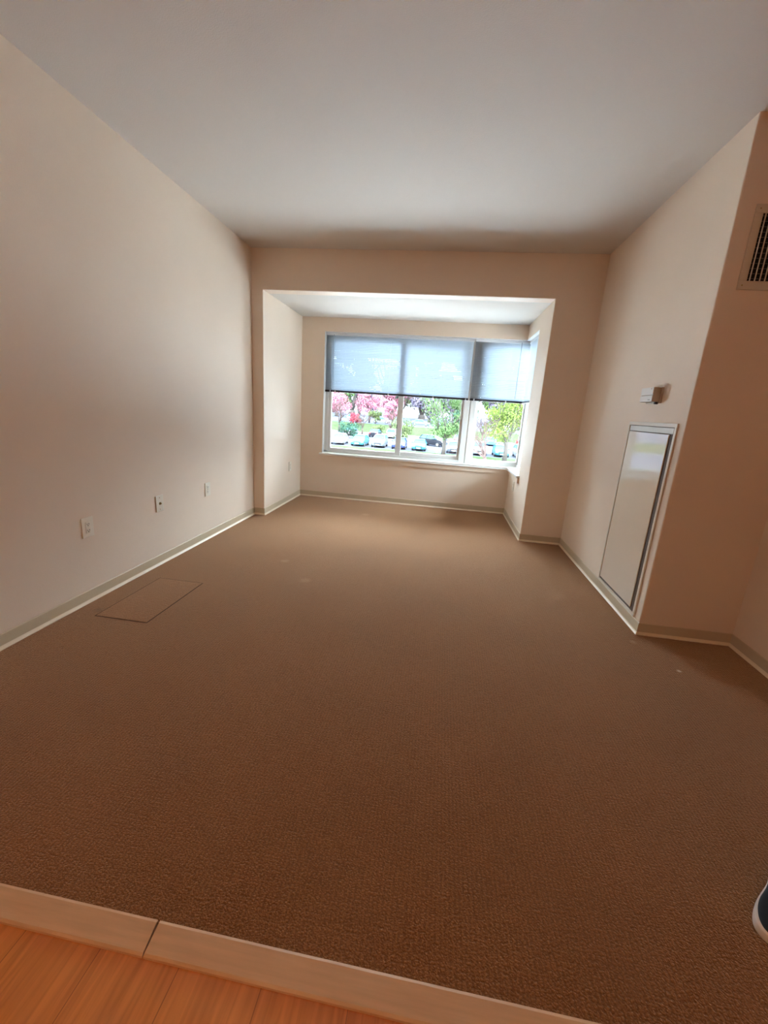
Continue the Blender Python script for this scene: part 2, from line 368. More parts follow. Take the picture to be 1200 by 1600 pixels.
# stool and apron, turning the corner
bm = bmesh.new()
pts = [(WX0-.03, BD-.035), (BR-.035, BD-.035), (BR-.035, SY0-.06), (BR-.0005, SY0-.06), (BR-.0005, SY0), (sx0+.001, SY0), (sx0+.001, fy0+.001), (WX0, fy0+.001), (WX0, BD-.0005), (WX0-.03, BD-.0005)]
slab(bm, pts, WZ0, WZ0+.025)
bevel_edges(bm, lambda a, b: (abs(a.z-b.z) < 1e-5) and min(a.y, b.y) < BD-.03 and max(a.x, b.x) < BR+.001, .006)
sill = mesh_obj('window_sill', bm, M['trimwhite']); struct(sill, 'white window ledge turning the bay corner', 'window sill')
bm = bmesh.new()
slab(bm, [(WX0-.015, BD-.018), (BR-.018, BD-.018), (BR-.018, SY0-.045), (BR-.0005, SY0-.045), (BR-.0005, BD-.0005), (WX0-.015, BD-.0005)], WZ0-.058, WZ0-.0005)
ap = mesh_obj('apron', bm, M['wall'], parent=sill)

# ------------------------------------------------------------------ blinds
def blind(x0, x1, lab, ladders, wand_x, rail_clips):
    yb = BD+.052
    r = empty('window_blind', ((x0+x1)/2, yb, WZ1-.004), lab, 'blind')
    bx = (x0+x1)/2
    def loc(o): o.location = (-bx, -yb, -(WZ1-.004)); return o
    bm = bmesh.new()
    zt = WZ1-.006
    box(bm, x0, x1, yb-.013, yb+.013, zt-.027, zt, bev=.002)
    loc(mesh_obj('headrail', bm, M['headrail'], r))
    bm = bmesh.new(); zb = 1.405; n = 34; zs = zt-.040
    for i in range(n):
        z = zs-(zs-zb)*i/(n-1)
        t = R(42.5+random.uniform(-3.5, 3.5)); w = .0125
        prev = None; rows = []
        for k in range(5):
            u = -1+k*.5; hgt = .0016*(1-u*u)
            y = yb+u*w*math.cos(t)-hgt*math.sin(t)*0; zz = z-u*w*math.sin(t)+hgt
            sag = random.uniform(-.0006, .0006)
            rows.append((bm.verts.new((x0+.004, y, zz+sag)), bm.verts.new((x1-.004, y, zz-sag))))
        for a, b in zip(rows, rows[1:]): bm.faces.new((a[0], a[1], b[1], b[0]))
    sl = mesh_obj('slats', bm, M['slat'], r, smooth=True); loc(sl)
    md = sl.modifiers.new('thick', 'SOLIDIFY'); md.thickness = .0005
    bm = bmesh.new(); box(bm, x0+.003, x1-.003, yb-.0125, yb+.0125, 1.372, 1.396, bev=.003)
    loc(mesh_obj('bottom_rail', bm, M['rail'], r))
    for xx in ladders:
        bm = bmesh.new()
        tube(bm, [(xx, yb-.0135, zt-.03), (xx, yb-.0135, 1.392)], .0006, 5); tube(bm, [(xx, yb+.0135, zt-.03), (xx, yb+.0135, 1.392)], .0006, 5)
        loc(mesh_obj('ladder_cord', bm, M['cord'], r))
        bm = bmesh.new(); box(bm, xx-.007, xx+.007, yb-.015, yb+.015, 1.370, 1.398, bev=.001)
        loc(mesh_obj('cord_clip', bm, M['clip'], r))
    bm = bmesh.new(); tube(bm, [(wand_x, yb-.02, zt-.02), (wand_x, yb-.021, zt-.035), (wand_x+.001, yb-.022, 1.42)], .0035, 6)
    loc(mesh_obj('tilt_wand', bm, M['wand'], r))
blind(WX0+.006, .272, 'wide half lowered white slatted blind over the left and middle panes', [WX0+.075, WX0+.14, -.72, -.16, .24], WX0+.11, 0)
blind(.288, BR+.083, 'narrow half lowered white slatted blind over the right pane by the corner', [.34, .72, .92], .82, 0)

def added_side_blind():  # added to cut the light coming through the side window
    xb = BR+.05; ya_, yb_ = SY0+.006, BD+.03; zt = WZ1-.006; tt = R(30)
    r = empty('window_blind', (xb, (ya_+yb_)/2, WZ1-.004), 'half lowered white slatted blind added to dim the side window of the bay', 'blind')
    def loc(o): o.location = (-xb, -(ya_+yb_)/2, -(WZ1-.004)); return o
    bm = bmesh.new(); box(bm, xb-.013, xb+.013, ya_, yb_, zt-.027, zt, bev=.002); loc(mesh_obj('headrail', bm, M['headrail'], r))
    bm = bmesh.new(); n = 34; zs = zt-.04
    for i in range(n):
        z = zs-(zs-1.405)*i/(n-1); rows = []
        for k in range(5):
            u = -1+k*.5; p = (xb+u*.0125*math.cos(tt), z-u*.0125*math.sin(tt)+.0016*(1-u*u))
            rows.append((bm.verts.new((p[0], ya_+.004, p[1])), bm.verts.new((p[0], yb_-.004, p[1]))))
        for a, b in zip(rows, rows[1:]): bm.faces.new((a[0], a[1], b[1], b[0]))
    sl = loc(mesh_obj('slats', bm, M['slat'], r, smooth=True)); md = sl.modifiers.new('thick', 'SOLIDIFY'); md.thickness = .0005
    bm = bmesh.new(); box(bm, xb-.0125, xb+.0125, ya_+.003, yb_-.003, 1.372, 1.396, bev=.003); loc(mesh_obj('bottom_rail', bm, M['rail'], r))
added_side_blind()

# ------------------------------------------------------------------ outlets (on the x = const walls)
def wall_plate(name, x, y, z, sgn, lab, cat, kind, group=None):
    r = empty(name, (x, y, z), lab, cat, group)
    def bb(n, m, a0, a1, b0, b1, d0, d1, par=r, bev=.0):   # a along y, b along z, d out of the wall
        xs = sorted((d0*sgn, d1*sgn)); return B(n, m, (xs[0], xs[1], a0, a1, b0, b1), parent=par, bev=bev)
    bb('cover_plate', M['plate'], -.039, .039, -.058, .058, .0003, .0065, bev=.002)
    if kind == 'duplex':
        for s_ in (-.0195, .0195):
            f = bb('socket', M['plate'], -.0165, .0165, s_-.0145, s_+.0145, .006, .0085, bev=.0015)
            f2 = B('slot', M['slot'], *[(min(.0078*sgn, .0088*sgn), max(.0078*sgn, .0088*sgn), a-.0013, a+.0013, s_-.002, s_+.007) for a in (-.0065, .0065)],
                   (min(.0078*sgn, .0088*sgn), max(.0078*sgn, .0088*sgn), -.0025, .0025, s_-.0105, s_-.006), parent=f)
        bb('screw', M['brass'], -.003, .003, -.003, .003, .006, .0075, bev=.001)
    elif kind == 'decor':
        f = bb('socket', M['plate'], -.0165, .0165, -.033, .033, .006, .0085, bev=.0015)
        for s_ in (-.018, .018):
            B('slot', M['slot'], *[(min(.0078*sgn, .0088*sgn), max(.0078*sgn, .0088*sgn), a-.0013, a+.0013, s_-.002, s_+.006) for a in (-.0065, .0065)],
              (min(.0078*sgn, .0088*sgn), max(.0078*sgn, .0088*sgn), -.0025, .0025, s_-.0095, s_-.005), parent=f)
    elif kind == 'coax':
        bm = bmesh.new(); tube(bm, [(0, 0, 0), (.004*sgn, 0, 0)], .011, 6)
        mesh_obj('nut', bm, M['brass'], r, loc=(.006*sgn, 0, 0))
        bm = bmesh.new(); tube(bm, [(0, 0, 0), (.012*sgn, 0, 0)], .0048, 12)
        mesh_obj('connector', bm, M['brass'], r, loc=(.006*sgn, 0, 0))
        for zz in (-.042, .042): bb('screw', M['brass'], -.003, .003, zz-.003, zz+.003, .006, .0075, bev=.001)
    return r
wall_plate('power_outlet', XL, 2.009, .447, 1, 'ivory power outlet on the left wall nearest the viewer', 'outlet', 'decor')
wall_plate('cable_outlet', XL, 2.628, .452, 1, 'ivory cable jack plate with round metal connector on the left wall', 'cable jack', 'coax')
wall_plate('power_outlet', XL, 3.249, .441, 1, 'ivory power outlet on the left wall nearest the bay, beyond the cable jack', 'outlet', 'duplex')
wall_plate('power_outlet', BL, 4.915, .439, 1, 'small power outlet on the left side wall inside the window bay', 'outlet', 'duplex')
wall_plate('power_outlet', BR, 4.90, .433, -1, 'small power outlet under the ledge on the right side wall of the bay', 'outlet', 'duplex')

# ------------------------------------------------------------------ access panel on the right wall
r = empty('access_panel', (XR, 2.79, .08), 'glossy white metal access panel door set low in the right wall', 'access panel')
ox, oy, oz = XR, 2.79, .08
def P(n, m, x0, x1, y0, y1, z0, z1, par=r, bev=.0): return B(n, m, (XR-x1-ox, XR-x0-ox, y0-oy, y1-oy, z0-oz, z1-oz), parent=par, bev=bev)
ya, yb_, za, zb = 2.489, 3.093, .078, 1.233
bm = bmesh.new()
for b in ((ya, yb_, zb-.022, zb), (ya, yb_, za, za+.018), (ya, ya+.022, za+.018, zb-.022), (yb_-.014, yb_, za+.018, zb-.022)):
    box(bm, -.009, -.0003, b[0]-oy, b[1]-oy, b[2]-oz, b[3]-oz, bev=.002)
mesh_obj('frame', bm, M['panelframe'], r)
P('frame_backing', M['gap'], .0003, .0015, ya+.02, yb_-.012, za+.016, zb-.02)
P('header_strip', M['steel'], .0015, .004, ya+.034, yb_-.016, zb-.058, zb-.026, bev=.0008)
P('door', M['panel'], .0015, .0075, ya+.068, yb_-.024, za+.034, zb-.062, bev=.0025)

# ------------------------------------------------------------------ thermostat
r = empty('thermostat', (XR, 2.82, 1.40), 'white boxy thermostat on the right wall above the access panel', 'thermostat')
oy, oz = 2.82, 1.40
def P(n, m, x0, x1, y0, y1, z0, z1, par=r, bev=.0): return B(n, m, (-x1, -x0, y0-oy, y1-oy, z0-oz, z1-oz), parent=par, bev=bev)
P('wall_plate', M['thermo_shaded'], .0003, .014, 2.735, 2.905, 1.345, 1.438, bev=.003)
P('housing', M['thermo_shaded'], .014, .050, 2.742, 2.897, 1.352, 1.436, bev=.003)
P('front_cover', M['thermo'], .050, .055, 2.742, 2.897, 1.392, 1.435, bev=.0015)
f = P('lower_cover', M['thermo'], .050, .055, 2.742, 2.897, 1.353, 1.388, bev=.0015)
P('slider', M['slot'], .055, .0565, 2.765, 2.79, 1.362, 1.3645, par=f)
P('indicator', mat('red_mark', (190, 90, 70), .5), .055, .0562, 2.765, 2.772, 1.424, 1.428)
P('switch', M['slot'], .012, .03, 2.75, 2.765, 1.339, 1.353, bev=.001)

# ------------------------------------------------------------------ air vent on the chase wall
r = empty('air_vent', (1.53, Y1, 2.06), 'beige wall air vent with dark grille high on the right', 'vent')
def P(n, m, *bx, bev=0., par=r): return B(n, m, *[(a-1.53, b-1.53, -d1, -d0, e-2.06, f-2.06) for (a, b, d0, d1, e, f) in bx], parent=par, bev=bev)
vx0, vx1, vz0, vz1 = 1.340, 1.722, 1.878, 2.240
gx0, gx1, gz0, gz1 = 1.376, 1.686, 1.917, 2.203
P('frame', M['ventp'], (vx0, vx1, .0003, .008, vz0, gz0), (vx0, vx1, .0003, .008, gz1, vz1), (vx0, gx0, .0003, .008, gz0, gz1), (gx1, vx1, .0003, .008, gz0, gz1), bev=.002)
P('dark_backing', M['ventdark'], (gx0-.002, gx1+.002, .0003, .0012, gz0-.002, gz1+.002))  # flat plate on the solid wall, painted near-black for the shade inside
n = 14
for i in range(n):
    x = gx0+(gx1-gx0)*(i+.5)/n; P('vertical_fin', M['ventbar'], (x-.0019, x+.0019, .0045, .009, gz0, gz1))
n = 13
for i in range(n):
    z = gz0+(gz1-gz0)*(i+.5)/n; P('horizontal_fin', mat('vent_fin_back', (90, 84, 78), .5) if i == 0 else bpy.data.materials['vent_fin_back'], (gx0, gx1, .0014, .0044, z-.001, z+.001))
for z in (vz0+.019, vz1-.019):
    for x in (vx0+.019, vx1-.019): P('screw', M['brass'], (x-.003, x+.003, .0078, .0095, z-.003, z+.003), bev=.001)

# ------------------------------------------------------------------ carpet covered floor hatch
r = empty('floor_hatch', (-1.645, 2.11, 0), 'square carpet covered floor hatch near the left wall', 'floor hatch')
hx0, hx1, hy0, hy1 = -.152, .152, -.267, .267
B('cut_seam', M['seam'], (hx0-.006, hx1+.006, hy0-.006, hy1+.006, .0003, .0008), parent=r)
B('carpet_inset', M['carpet_patch'], (hx0, hx1, hy0, hy1, .0008, .0022), parent=r, bev=.0006)

# ------------------------------------------------------------------ sneakers at the right edge
def shoe(loc, rz, lab):
    r = empty('sneaker', loc, lab, 'shoe', None, None, rz)
    # toe points to -x, heel at +x; outline half widths along the length
    Lh = .285
    st = [(0, 0), (.003, .024), (.013, .041), (.034, .052), (.08, .056), (.13, .046), (.175, .037), (.22, .035), (.255, .033), (.275, .022), (.285, 0)]
    def outline(sc, z, dx=0, lean=0):
        pts = []
        for (x, w) in st: pts.append((x, w))
        out = []
        for x, w in pts: out.append(((x-.14)*sc+.14+dx, w*sc-.004*math.sin(x*14), z))
        for x, w in pts[-2:0:-1]: out.append(((x-.14)*sc+.14+dx, -w*sc-.004*math.sin(x*14), z))
        return out
    def loft(rings, cap0=True, cap1=True):
        bm = bmesh.new(); vr = [[bm.verts.new(p) for p in q] for q in rings]
        n = len(vr[0])
        for a, b in zip(vr, vr[1:]):
            for k in range(n): bm.faces.new((a[k], a[(k+1) % n], b[(k+1) % n], b[k]))
        if cap0: bm.faces.new(vr[0][::-1])
        if cap1: bm.faces.new(vr[-1])
        return bm
    o = mesh_obj('sole', loft([outline(.97, .001), outline(1.0, .006), outline(1.0, .029), outline(.985, .034)]), M['rubber'], r, smooth=True)
    sb = o.modifiers.new('s', 'SUBSURF'); sb.levels = 2; sb.render_levels = 2
    # upper: sections along x
    bm = bmesh.new(); rings = []
    secs = [(.006, .020, .044), (.015, .034, .051), (.033, .045, .058), (.065, .0515, .066), (.1, .050, .075), (.125, .044, .086), (.15, .040, .094)]
    def sec(x, w, h):
        c = -.004*math.sin(x*14)
        return [(x, c+w*math.cos(a)*(1 if a < .1 or a > 3.0 else .985), .026+(h-.026)*math.sin(a)**.8 if math.sin(a) > 0 else .026) for a in [math.pi*k/10 for k in range(11)]]
    for s_ in secs: rings.append([bm.verts.new(p) for p in sec(*s_)])
    # collar part: open top walls
    for (x, w, h) in ((.18, .037, .090), (.215, .036, .086), (.25, .034, .090), (.272, .024, .095), (.281, .010, .097)):
        c = -.004*math.sin(x*14); q = []
        for k in range(11):
            u = k/10
            side = 1 if u < .5 else -1
            t_ = min(1, (1-abs(2*u-1)))
            q.append(bm.verts.new((x, c+side*w*(1-.12*t_) if abs(u-.5) > .01 else c+w*.86*side*0, .026+(h-.026)*min(1, t_*1.2) if abs(u-.5) > .01 else .034)))
        rings.append(q)
    for a, b in zip(rings, rings[1:]):
        for k in range(10): bm.faces.new((a[k], a[k+1], b[k+1], b[k]))
    bm.faces.new(rings[0]); bm.faces.new(rings[-1][::-1])
    u_ = mesh_obj('upper', bm, M['canvas'], r, smooth=True)
    sb = u_.modifiers.new('s', 'SUBSURF'); sb.levels = 1; sb.render_levels = 2
    bm = bmesh.new()
    box(bm, .11, .165, -.022, .014, .078, .1, bev=.004)
    mesh_obj('tongue', bm, M['lining'], r)
    for i in range(4):
        x = .085+i*.018; h = .0705+i*.0078
        bm = bmesh.new(); tube(bm, [(x, -.026, h-.007), (x+.003, -.014, h+.001), (x+.002, -.003, h+.0035), (x+.003, .008, h+.001), (x, .02, h-.007)], .0022, 6)
        mesh_obj('lace', M['stitch'] and bm, M['stitch'], r, smooth=True)
    return r
shoe((.913, .846, 0), R(50), 'dark blue sneaker with pale rubber sole at the lower right edge')

# ------------------------------------------------------------------ unseen fill lamp, added behind the viewer to warm and brighten the room
r = empty('fill_lamp', (-.6, -1.6, H), 'round warm fill lamp added unseen behind the viewer', 'fill lamp')
bm = bmesh.new(); bmesh.ops.create_cone(bm, cap_ends=True, segments=40, radius1=.17, radius2=.18, depth=.03); mesh_obj('fill_lamp_base', bm, M['lampbase'], r, loc=(0, 0, -.016))
bm = bmesh.new(); bmesh.ops.create_uvsphere(bm, u_segments=32, v_segments=16, radius=.16)
for v in list(bm.verts):
    if v.co.z > .001: bm.verts.remove(v)
for v in bm.verts: v.co.z *= .55
FILL_LAMP = 56.0
mesh_obj('fill_lamp_shade', bm, emis('fill_lamp_glow', (255, 194, 136), FILL_LAMP), r, smooth=True, loc=(0, 0, -.031))

# ------------------------------------------------------------------ outside: car park, bank, trees, cars
M['asphalt'] = mat('asphalt', (66, 70, 80), .9, spec=0, noise=.12, nscale=.6)
M['grass'] = mat('grass', (50, 60, 42), .95, spec=0, noise=.25, nscale=1.4)
M['paint'] = mat('road_paint', (120, 120, 120), .8, spec=0)
M['kerb'] = mat('kerb_concrete', (110, 110, 108), .9, spec=0)
struct(B('floor', mat('pale_bounce_ground', (222, 224, 226), .9), (-160, 160, -60, 43.99, GZ-.5, GZ-.002)), 'unseen ground at the foot of the building, made pale to bounce light', 'bounce ground')  # unseen ground, coloured pale to reflect light up to the ceilings
struct(B('floor', M['asphalt'], (-160, 160, 44, 86, GZ-.5, GZ)), 'grey car park surface outside below the window', 'car park')
bm = bmesh.new()
for k, (ya_, yb2, za_, zb2) in enumerate(((86, 93, GZ, GZ+1.7), (93, 420, GZ+1.7, GZ+1.9))):
    v = [bm.verts.new(p) for p in ((-260, ya_, za_), (260, ya_, za_), (260, yb2, zb2), (-260, yb2, zb2))]
    f = bm.faces.new(v); f.material_index = 0 if k == 0 else 1
bmesh.ops.remove_doubles(bm, verts=bm.verts, dist=.001)
struct(mesh_obj('floor', bm, [M['grass'], M['asphalt']]), 'grassy bank and upper car park further away outside', 'bank')
struct(B('trim_4', M['kerb'], (-160, 160, 85.8, 86.0, GZ, GZ+.15)), 'pale kerb at the foot of the grassy bank', 'kerb')
struct(B('floor', M['grass'], (-160, 160, 44, 53.5, GZ, GZ+.12)), 'planted grass island in front of the first car row', 'grass island')
bm = bmesh.new()
for k in range(-9, 10):
    x = k*2.85+.9
    box(bm, x-1.42-.05, x-1.42+.05, 54.6, 60, GZ+.001, GZ+.006)
    box(bm, x-1.42-.05, x-1.42+.05, 74, 79.5, GZ+.001, GZ+.006)
struct(mesh_obj('trim_5', bm, M['paint']), 'white painted bay lines in the car park', 'road marking')

# ---- car builder: sections lofted along the length, x = across, y = length (front at -y)
carglass = mat('car_glass', (40, 74, 92), .2, spec=.12)
tyre = mat('tyre', (24, 24, 26), .8); rimm = mat('rim', (180, 182, 186), .3, metal=.8)
lampm = mat('headlamp', (236, 240, 244), .15); redl = mat('tail_lamp', (170, 26, 24), .3); plate = mat('number_plate', (220, 222, 216), .5); dark = mat('grille', (22, 22, 24), .6)
def paint(name, c): return mat('car_paint_'+name, c, .35, spec=.12)
PAINTS = {'silver': paint('silver', (76, 82, 90)), 'white': paint('white', (110, 112, 116)), 'black': paint('black', (26, 28, 34)), 'blue': paint('blue', (60, 96, 140)),
          'teal': paint('teal', (44, 92, 104)), 'red': paint('red', (150, 34, 34)), 'grey': paint('grey', (96, 100, 106)), 'navy': paint('navy', (34, 44, 78))}
def loftx(secs, name, m, par, smooth=True):
    bm = bmesh.new(); vr = []
    for (y, pts) in secs: vr.append([bm.verts.new((x, y, z)) for x, z in pts])
    n = len(vr[0])
    for a, b in zip(vr, vr[1:]):
        for k in range(n): bm.faces.new((a[k], a[(k+1) % n], b[(k+1) % n], b[k]))
    bm.faces.new(vr[0][::-1]); bm.faces.new(vr[-1])
    return mesh_obj(name, bm, m, par, smooth=False)
def make_car(suv=False):
    r = empty('parked_car', (0, 0, 0)); k = 1.18 if suv else 1.0
    def sec(y, w, zb, zt):
        m_ = (zb+zt)/2
        return (y, [(-w*.86, zb), (-w, zb+.12), (-w, m_+.05), (-w*.95, zt-.04), (-w*.8, zt), (w*.8, zt), (w*.95, zt-.04), (w, m_+.05), (w, zb+.12), (w*.86, zb)])
    hz = .95*k
    body = loftx([sec(-2.2, .74, .32, .62*k), sec(-2.1, .84, .24, .76*k), sec(-1.6, .9, .2, .86*k), sec(-1.1, .91, .2, hz), sec(0, .92, .2, hz), sec(1.2, .91, .2, hz+.02), sec(1.9, .87, .24, hz if suv else .92), sec(2.2, .8, .3, .86*k)], 'body', PAINTS['silver'], r)
    zt = 1.62 if suv else 1.42
    yf, yr = (-1.15, 2.0) if suv else (-1.1, 1.65)
    def cab(y, w, z): return [(-w, z), (w, z)]
    bm = bmesh.new()
    lo = [(-.84, yf, hz-.02), (.84, yf, hz-.02), (.84, yr, hz-.02), (-.84, yr, hz-.02)]
    ft = yf+.75; bt = yr-(.35 if suv else .65)
    hi = [(-.62, ft, zt-.03), (.62, ft, zt-.03), (.62, bt, zt-.03), (-.62, bt, zt-.03)]
    a = [bm.verts.new(p) for p in lo]; b = [bm.verts.new(p) for p in hi]
    bm.faces.new(a[::-1]); bm.faces.new(b)
    for i in range(4): bm.faces.new((a[i], a[(i+1) % 4], b[(i+1) % 4], b[i]))
    mesh_obj('windows', bm, carglass, r)
    bm = bmesh.new(); box(bm, -.66, .66, ft-.05, bt+.05, zt-.035, zt+.02, bev=.02)
    for sx in (-1, 1):
        tube(bm, [(sx*.845, yf, hz-.02), (sx*.63, ft, zt-.02)], .04, 6); tube(bm, [(sx*.845, yr, hz-.02), (sx*.63, bt, zt-.02)], .06, 6)
        ym = (ft+bt)/2; tube(bm, [(sx*.85, ym+.1, hz-.02), (sx*.635, ym+.1, zt-.02)], .035, 6)
    mesh_obj('roof', bm, PAINTS['silver'], r)
    for sx in (-1, 1):
        for sy in (-1.35, 1.35):
            bm = bmesh.new(); tube(bm, [(sx*.72, sy, .33), (sx*.93, sy, .33)], .33, 20)
            w = mesh_obj('wheel', bm, tyre, r)
            bm = bmesh.new(); tube(bm, [(sx*.925, sy, .33), (sx*.94, sy, .33)], .2, 14); mesh_obj('hub', bm, rimm, w)
        B('headlight', lampm, (sx*.68-.16, sx*.68+.16, -2.19, -2.05, .6*k, .72*k), parent=r, bev=.02)
        B('tail_light', redl, (sx*.68-.13, sx*.68+.13, 2.05, 2.21, .66*k, .84*k), parent=r, bev=.02)
        B('mirror', PAINTS['silver'], (sx*.98-.07, sx*.98+.07, yf+.3, yf+.42, hz, hz+.13), parent=r, bev=.02)
    B('grille', dark, (-.45, .45, -2.22, -2.1, .4, .56*k), parent=r, bev=.01)
    B('number_plate', plate, (-.26, .26, -2.235, -2.215, .36, .47), parent=r)
    return r
def copy_tree(o, parent=None):
    c = o.copy(); C.objects.link(c); c.parent = parent
    for ch in list(o.children): copy_tree(ch, c)
    return c
protoA = make_car(False); protoB = make_car(True)
used = {id(protoA): False, id(protoB): False}
def car(suv, x, y, z, rz, col, lab, group):
    p = protoB if suv else protoA
    if used[id(p)]: o = copy_tree(p)
    else: o = p; used[id(p)] = True
    o.location = (x, y, z); o.rotation_euler = (0, 0, R(rz)); tag(o, lab, 'car', group)
    for ch in o.children:
        if ch.name.split('.')[0] in ('body', 'roof', 'mirror'):
            ch.material_slots[0].link = 'OBJECT'; ch.material_slots[0].material = PAINTS[col]
    return o
g1 = 'cars in the nearest parking row'; g2 = 'cars in the second parking row'; g3 = 'cars on the upper car park'
CARS = [
 (0, -14.2, 57.5, 0, 2, 'white', 'white car at the left end of the nearest row, seen through the left pane', g1),
 (0, -11.2, 57.3, 0, -2, 'teal', 'pale teal car in the nearest row, seen through the left pane', g1),
 (1, -8.5, 57.6, 0, 0, 'silver', 'silver tall car beside the pale teal one in the nearest row', g1),
 (0, -5.7, 57.4, 0, 1, 'navy', 'navy car in the nearest row just right of the pane divider', g1),
 (0, -2.95, 57.3, 0, 0, 'teal', 'pale teal car in the nearest row left of the green tree trunk', g1),
 (0, 1.7, 57.5, 0, -1, 'silver', 'silver low car in the nearest row right of the green tree trunk', g1),
 (1, 5.0, 57.4, 0, 1, 'white', 'white tall car in the nearest row at the left edge of the right pane', g1),
 (0, 7.9, 57.5, 0, 0, 'teal', 'pale teal car in the nearest row under the yellow green tree', g1),
 (1, 10.7, 57.6, 0, 1, 'grey', 'grey tall car at the right end of the nearest row', g1),
 (1, -1.4, 66.0, 0, 62, 'black', 'black tall car turned sideways behind the nearest row', g2),
 (0, -16.8, 77, 0, 180, 'grey', 'grey car in the second row left of the dark green bush', g2),
 (0, -12.2, 76.6, 0, 178, 'black', 'black car in the second row in the left pane', g2),
 (1, -9.2, 77, 0, 181, 'white', 'white tall car in the second row left of the pane divider', g2),
 (0, 2.9, 76.7, 0, 180, 'silver', 'silver car in the second row behind the green tree', g2),
 (0, 8.6, 76.8, 0, 179, 'blue', 'blue car in the second row behind the yellow green tree', g2),
 (1, 14.2, 77, 0, 180, 'red', 'red tall car at the right end of the second row', g2),
 (0, -5.4, 101, 1.75, 88, 'silver', 'silver car side on upon the upper car park in the middle pane', g3),
 (0, -14.6, 99, 1.75, 92, 'white', 'white car side on upon the upper car park in the left pane', g3),
 (1, -21.5, 103, 1.75, 90, 'grey', 'grey tall car side on upon the upper car park at far left', g3),
 (0, 14.5, 100, 1.75, 91, 'white', 'white car side on upon the upper car park in the right pane', g3),
]
for c in CARS: car(c[0], c[1], c[2], GZ+c[3], c[4], c[5], c[6], c[7])

# ---- trees
bark = mat('bark', (52, 46, 42), .9, noise=.2, nscale=6); palebark = mat('pale_bark', (66, 55, 52), .9, spec=0, noise=.15, nscale=5)
def leafm(name, c):
    m = mat('leaves_'+name, c, .7, spec=.05, noise=.3, nscale=1.2); m.node_tree.nodes['Principled BSDF'].inputs['Subsurface Weight'].default_value = 0; return m
LV = {'green': leafm('green', (64, 85, 51)), 'lime': leafm('lime', (73, 87, 38)), 'pink': leafm('pink', (136, 87, 100)), 'red': leafm('red', (123, 49, 60)), 'dark': leafm('dark', (42, 69, 56)), 'mauve': leafm('mauve', (78, 73, 87)), 'olive': leafm('olive', (71, 82, 51))}
def branches(bm, rng, p, d, ln, rad, depth, tips, nseg=3):
    pts = [p]; q = p.copy(); dd = d.copy()
    for i in range(nseg):
        dd = (dd+Vector((rng.uniform(-.18, .18), rng.uniform(-.18, .18), rng.uniform(-.03, .14)))).normalized(); q = q+dd*ln/nseg; pts.append(q.copy())
    rr = [rad*(1-.45*i/nseg) for i in range(nseg+1)]
    tube(bm, pts, rr, 7 if depth > 2 else 4, cap=False)
    if depth == 0: tips.append(pts[-1]); return
    for k in range(3 if depth > 1 else 3):
        a = rng.uniform(0, 2*math.pi); tilt = rng.uniform(.35, .85)
        u = dd.cross(Vector((math.cos(a), math.sin(a), .3))).normalized()
        nd = (dd*math.cos(tilt)+u*math.sin(tilt)).normalized()
        branches(bm, rng, pts[-1-(k % 2)], nd, ln*rng.uniform(.6, .8), rad*.52, depth-1, tips, nseg)
def tree(name, seed, x, y, zg, trunk_h, crown_r, crown_h, leaf, lab, cat='tree', nleaf=1700, lsize=.24, bk=None, group=None, lean=0., depth=3, gap=.0):
    rng = random.Random(seed)
    r = empty(name, (x, y, zg), lab, cat, group)
    bm = bmesh.new(); tips = []
    rad = max(.06, crown_h*.035)
    base = Vector((0, 0, -.1)); top = Vector((lean*trunk_h, 0, trunk_h))
    tube(bm, [base, base.lerp(top, .5)+Vector((.04, 0, 0)), top], [rad*1.25, rad*1.05, rad], 9, cap=True)
    for k in range(5):
        a = k*1.256+rng.uniform(-.3, .3); t = rng.uniform(.3, .8)
        branches(bm, rng, top, Vector((math.cos(a)*t+lean, math.sin(a)*t, 1)).normalized(), crown_h*rng.uniform(.3, .4), rad*.6, depth-1, tips)
    mesh_obj('trunk', bm, bk or bark, r, smooth=True)
    if leaf:
        bm = bmesh.new()
        blobs = [(Vector((rng.uniform(-.62, .62)*crown_r+lean*trunk_h, rng.uniform(-.62, .62)*crown_r, trunk_h+crown_h*rng.uniform(.12, .85))), rng.uniform(.22, .42)*crown_r) for _ in range(16)]
        for i in range(nleaf):
            c, br = rng.choice(blobs)
            v = Vector((rng.gauss(0, 1), rng.gauss(0, 1), rng.gauss(0, .6))).normalized()*br*rng.uniform(.55, 1.08)
            p = c+v; s = lsize*rng.uniform(.5, 1.1)
            n_ = (v.normalized()+Vector((rng.uniform(-.7, .7), rng.uniform(-.7, .7), rng.uniform(-.3, .8)))).normalized()
            u = n_.cross(Vector((rng.uniform(-1, 1), rng.uniform(-1, 1), .2))).normalized(); w = n_.cross(u)
            bend = n_*s*.25
            q = [bm.verts.new(p-u*s), bm.verts.new(p+w*s*.45+bend), bm.verts.new(p+u*s), bm.verts.new(p-w*s*.45+bend)]
            bm.faces.new(q)
        mesh_obj('foliage', bm, LV[leaf], r)
    return r
U = GZ+1.75
tree('leafy_tree', 1, .3, 51.0, GZ+.1, 1.9, 3.4, 6.6, 'green', 'light green tree with a dark trunk in front of the nearest cars, middle pane', nleaf=4200, lsize=.17)
tree('leafy_tree', 2, 7.3, 49.0, GZ+.1, 2.3, 3.9, 6.8, 'lime', 'yellow green spreading tree filling the right pane', nleaf=5200, lsize=.17)
tree('bare_tree', 3, 4.5, 33.0, GZ, 2.0, 2.0, 3.6, None, 'pale leaning bare tree low in the right pane, closest to the building', bk=palebark, lean=-.55, depth=5)
tree('bare_tree', 31, 9.8, 44.5, GZ+.1, 1.5, 2.5, 5.2, None, 'pale bare tree beside the yellow green tree at the right edge', bk=palebark, lean=.1, depth=5)
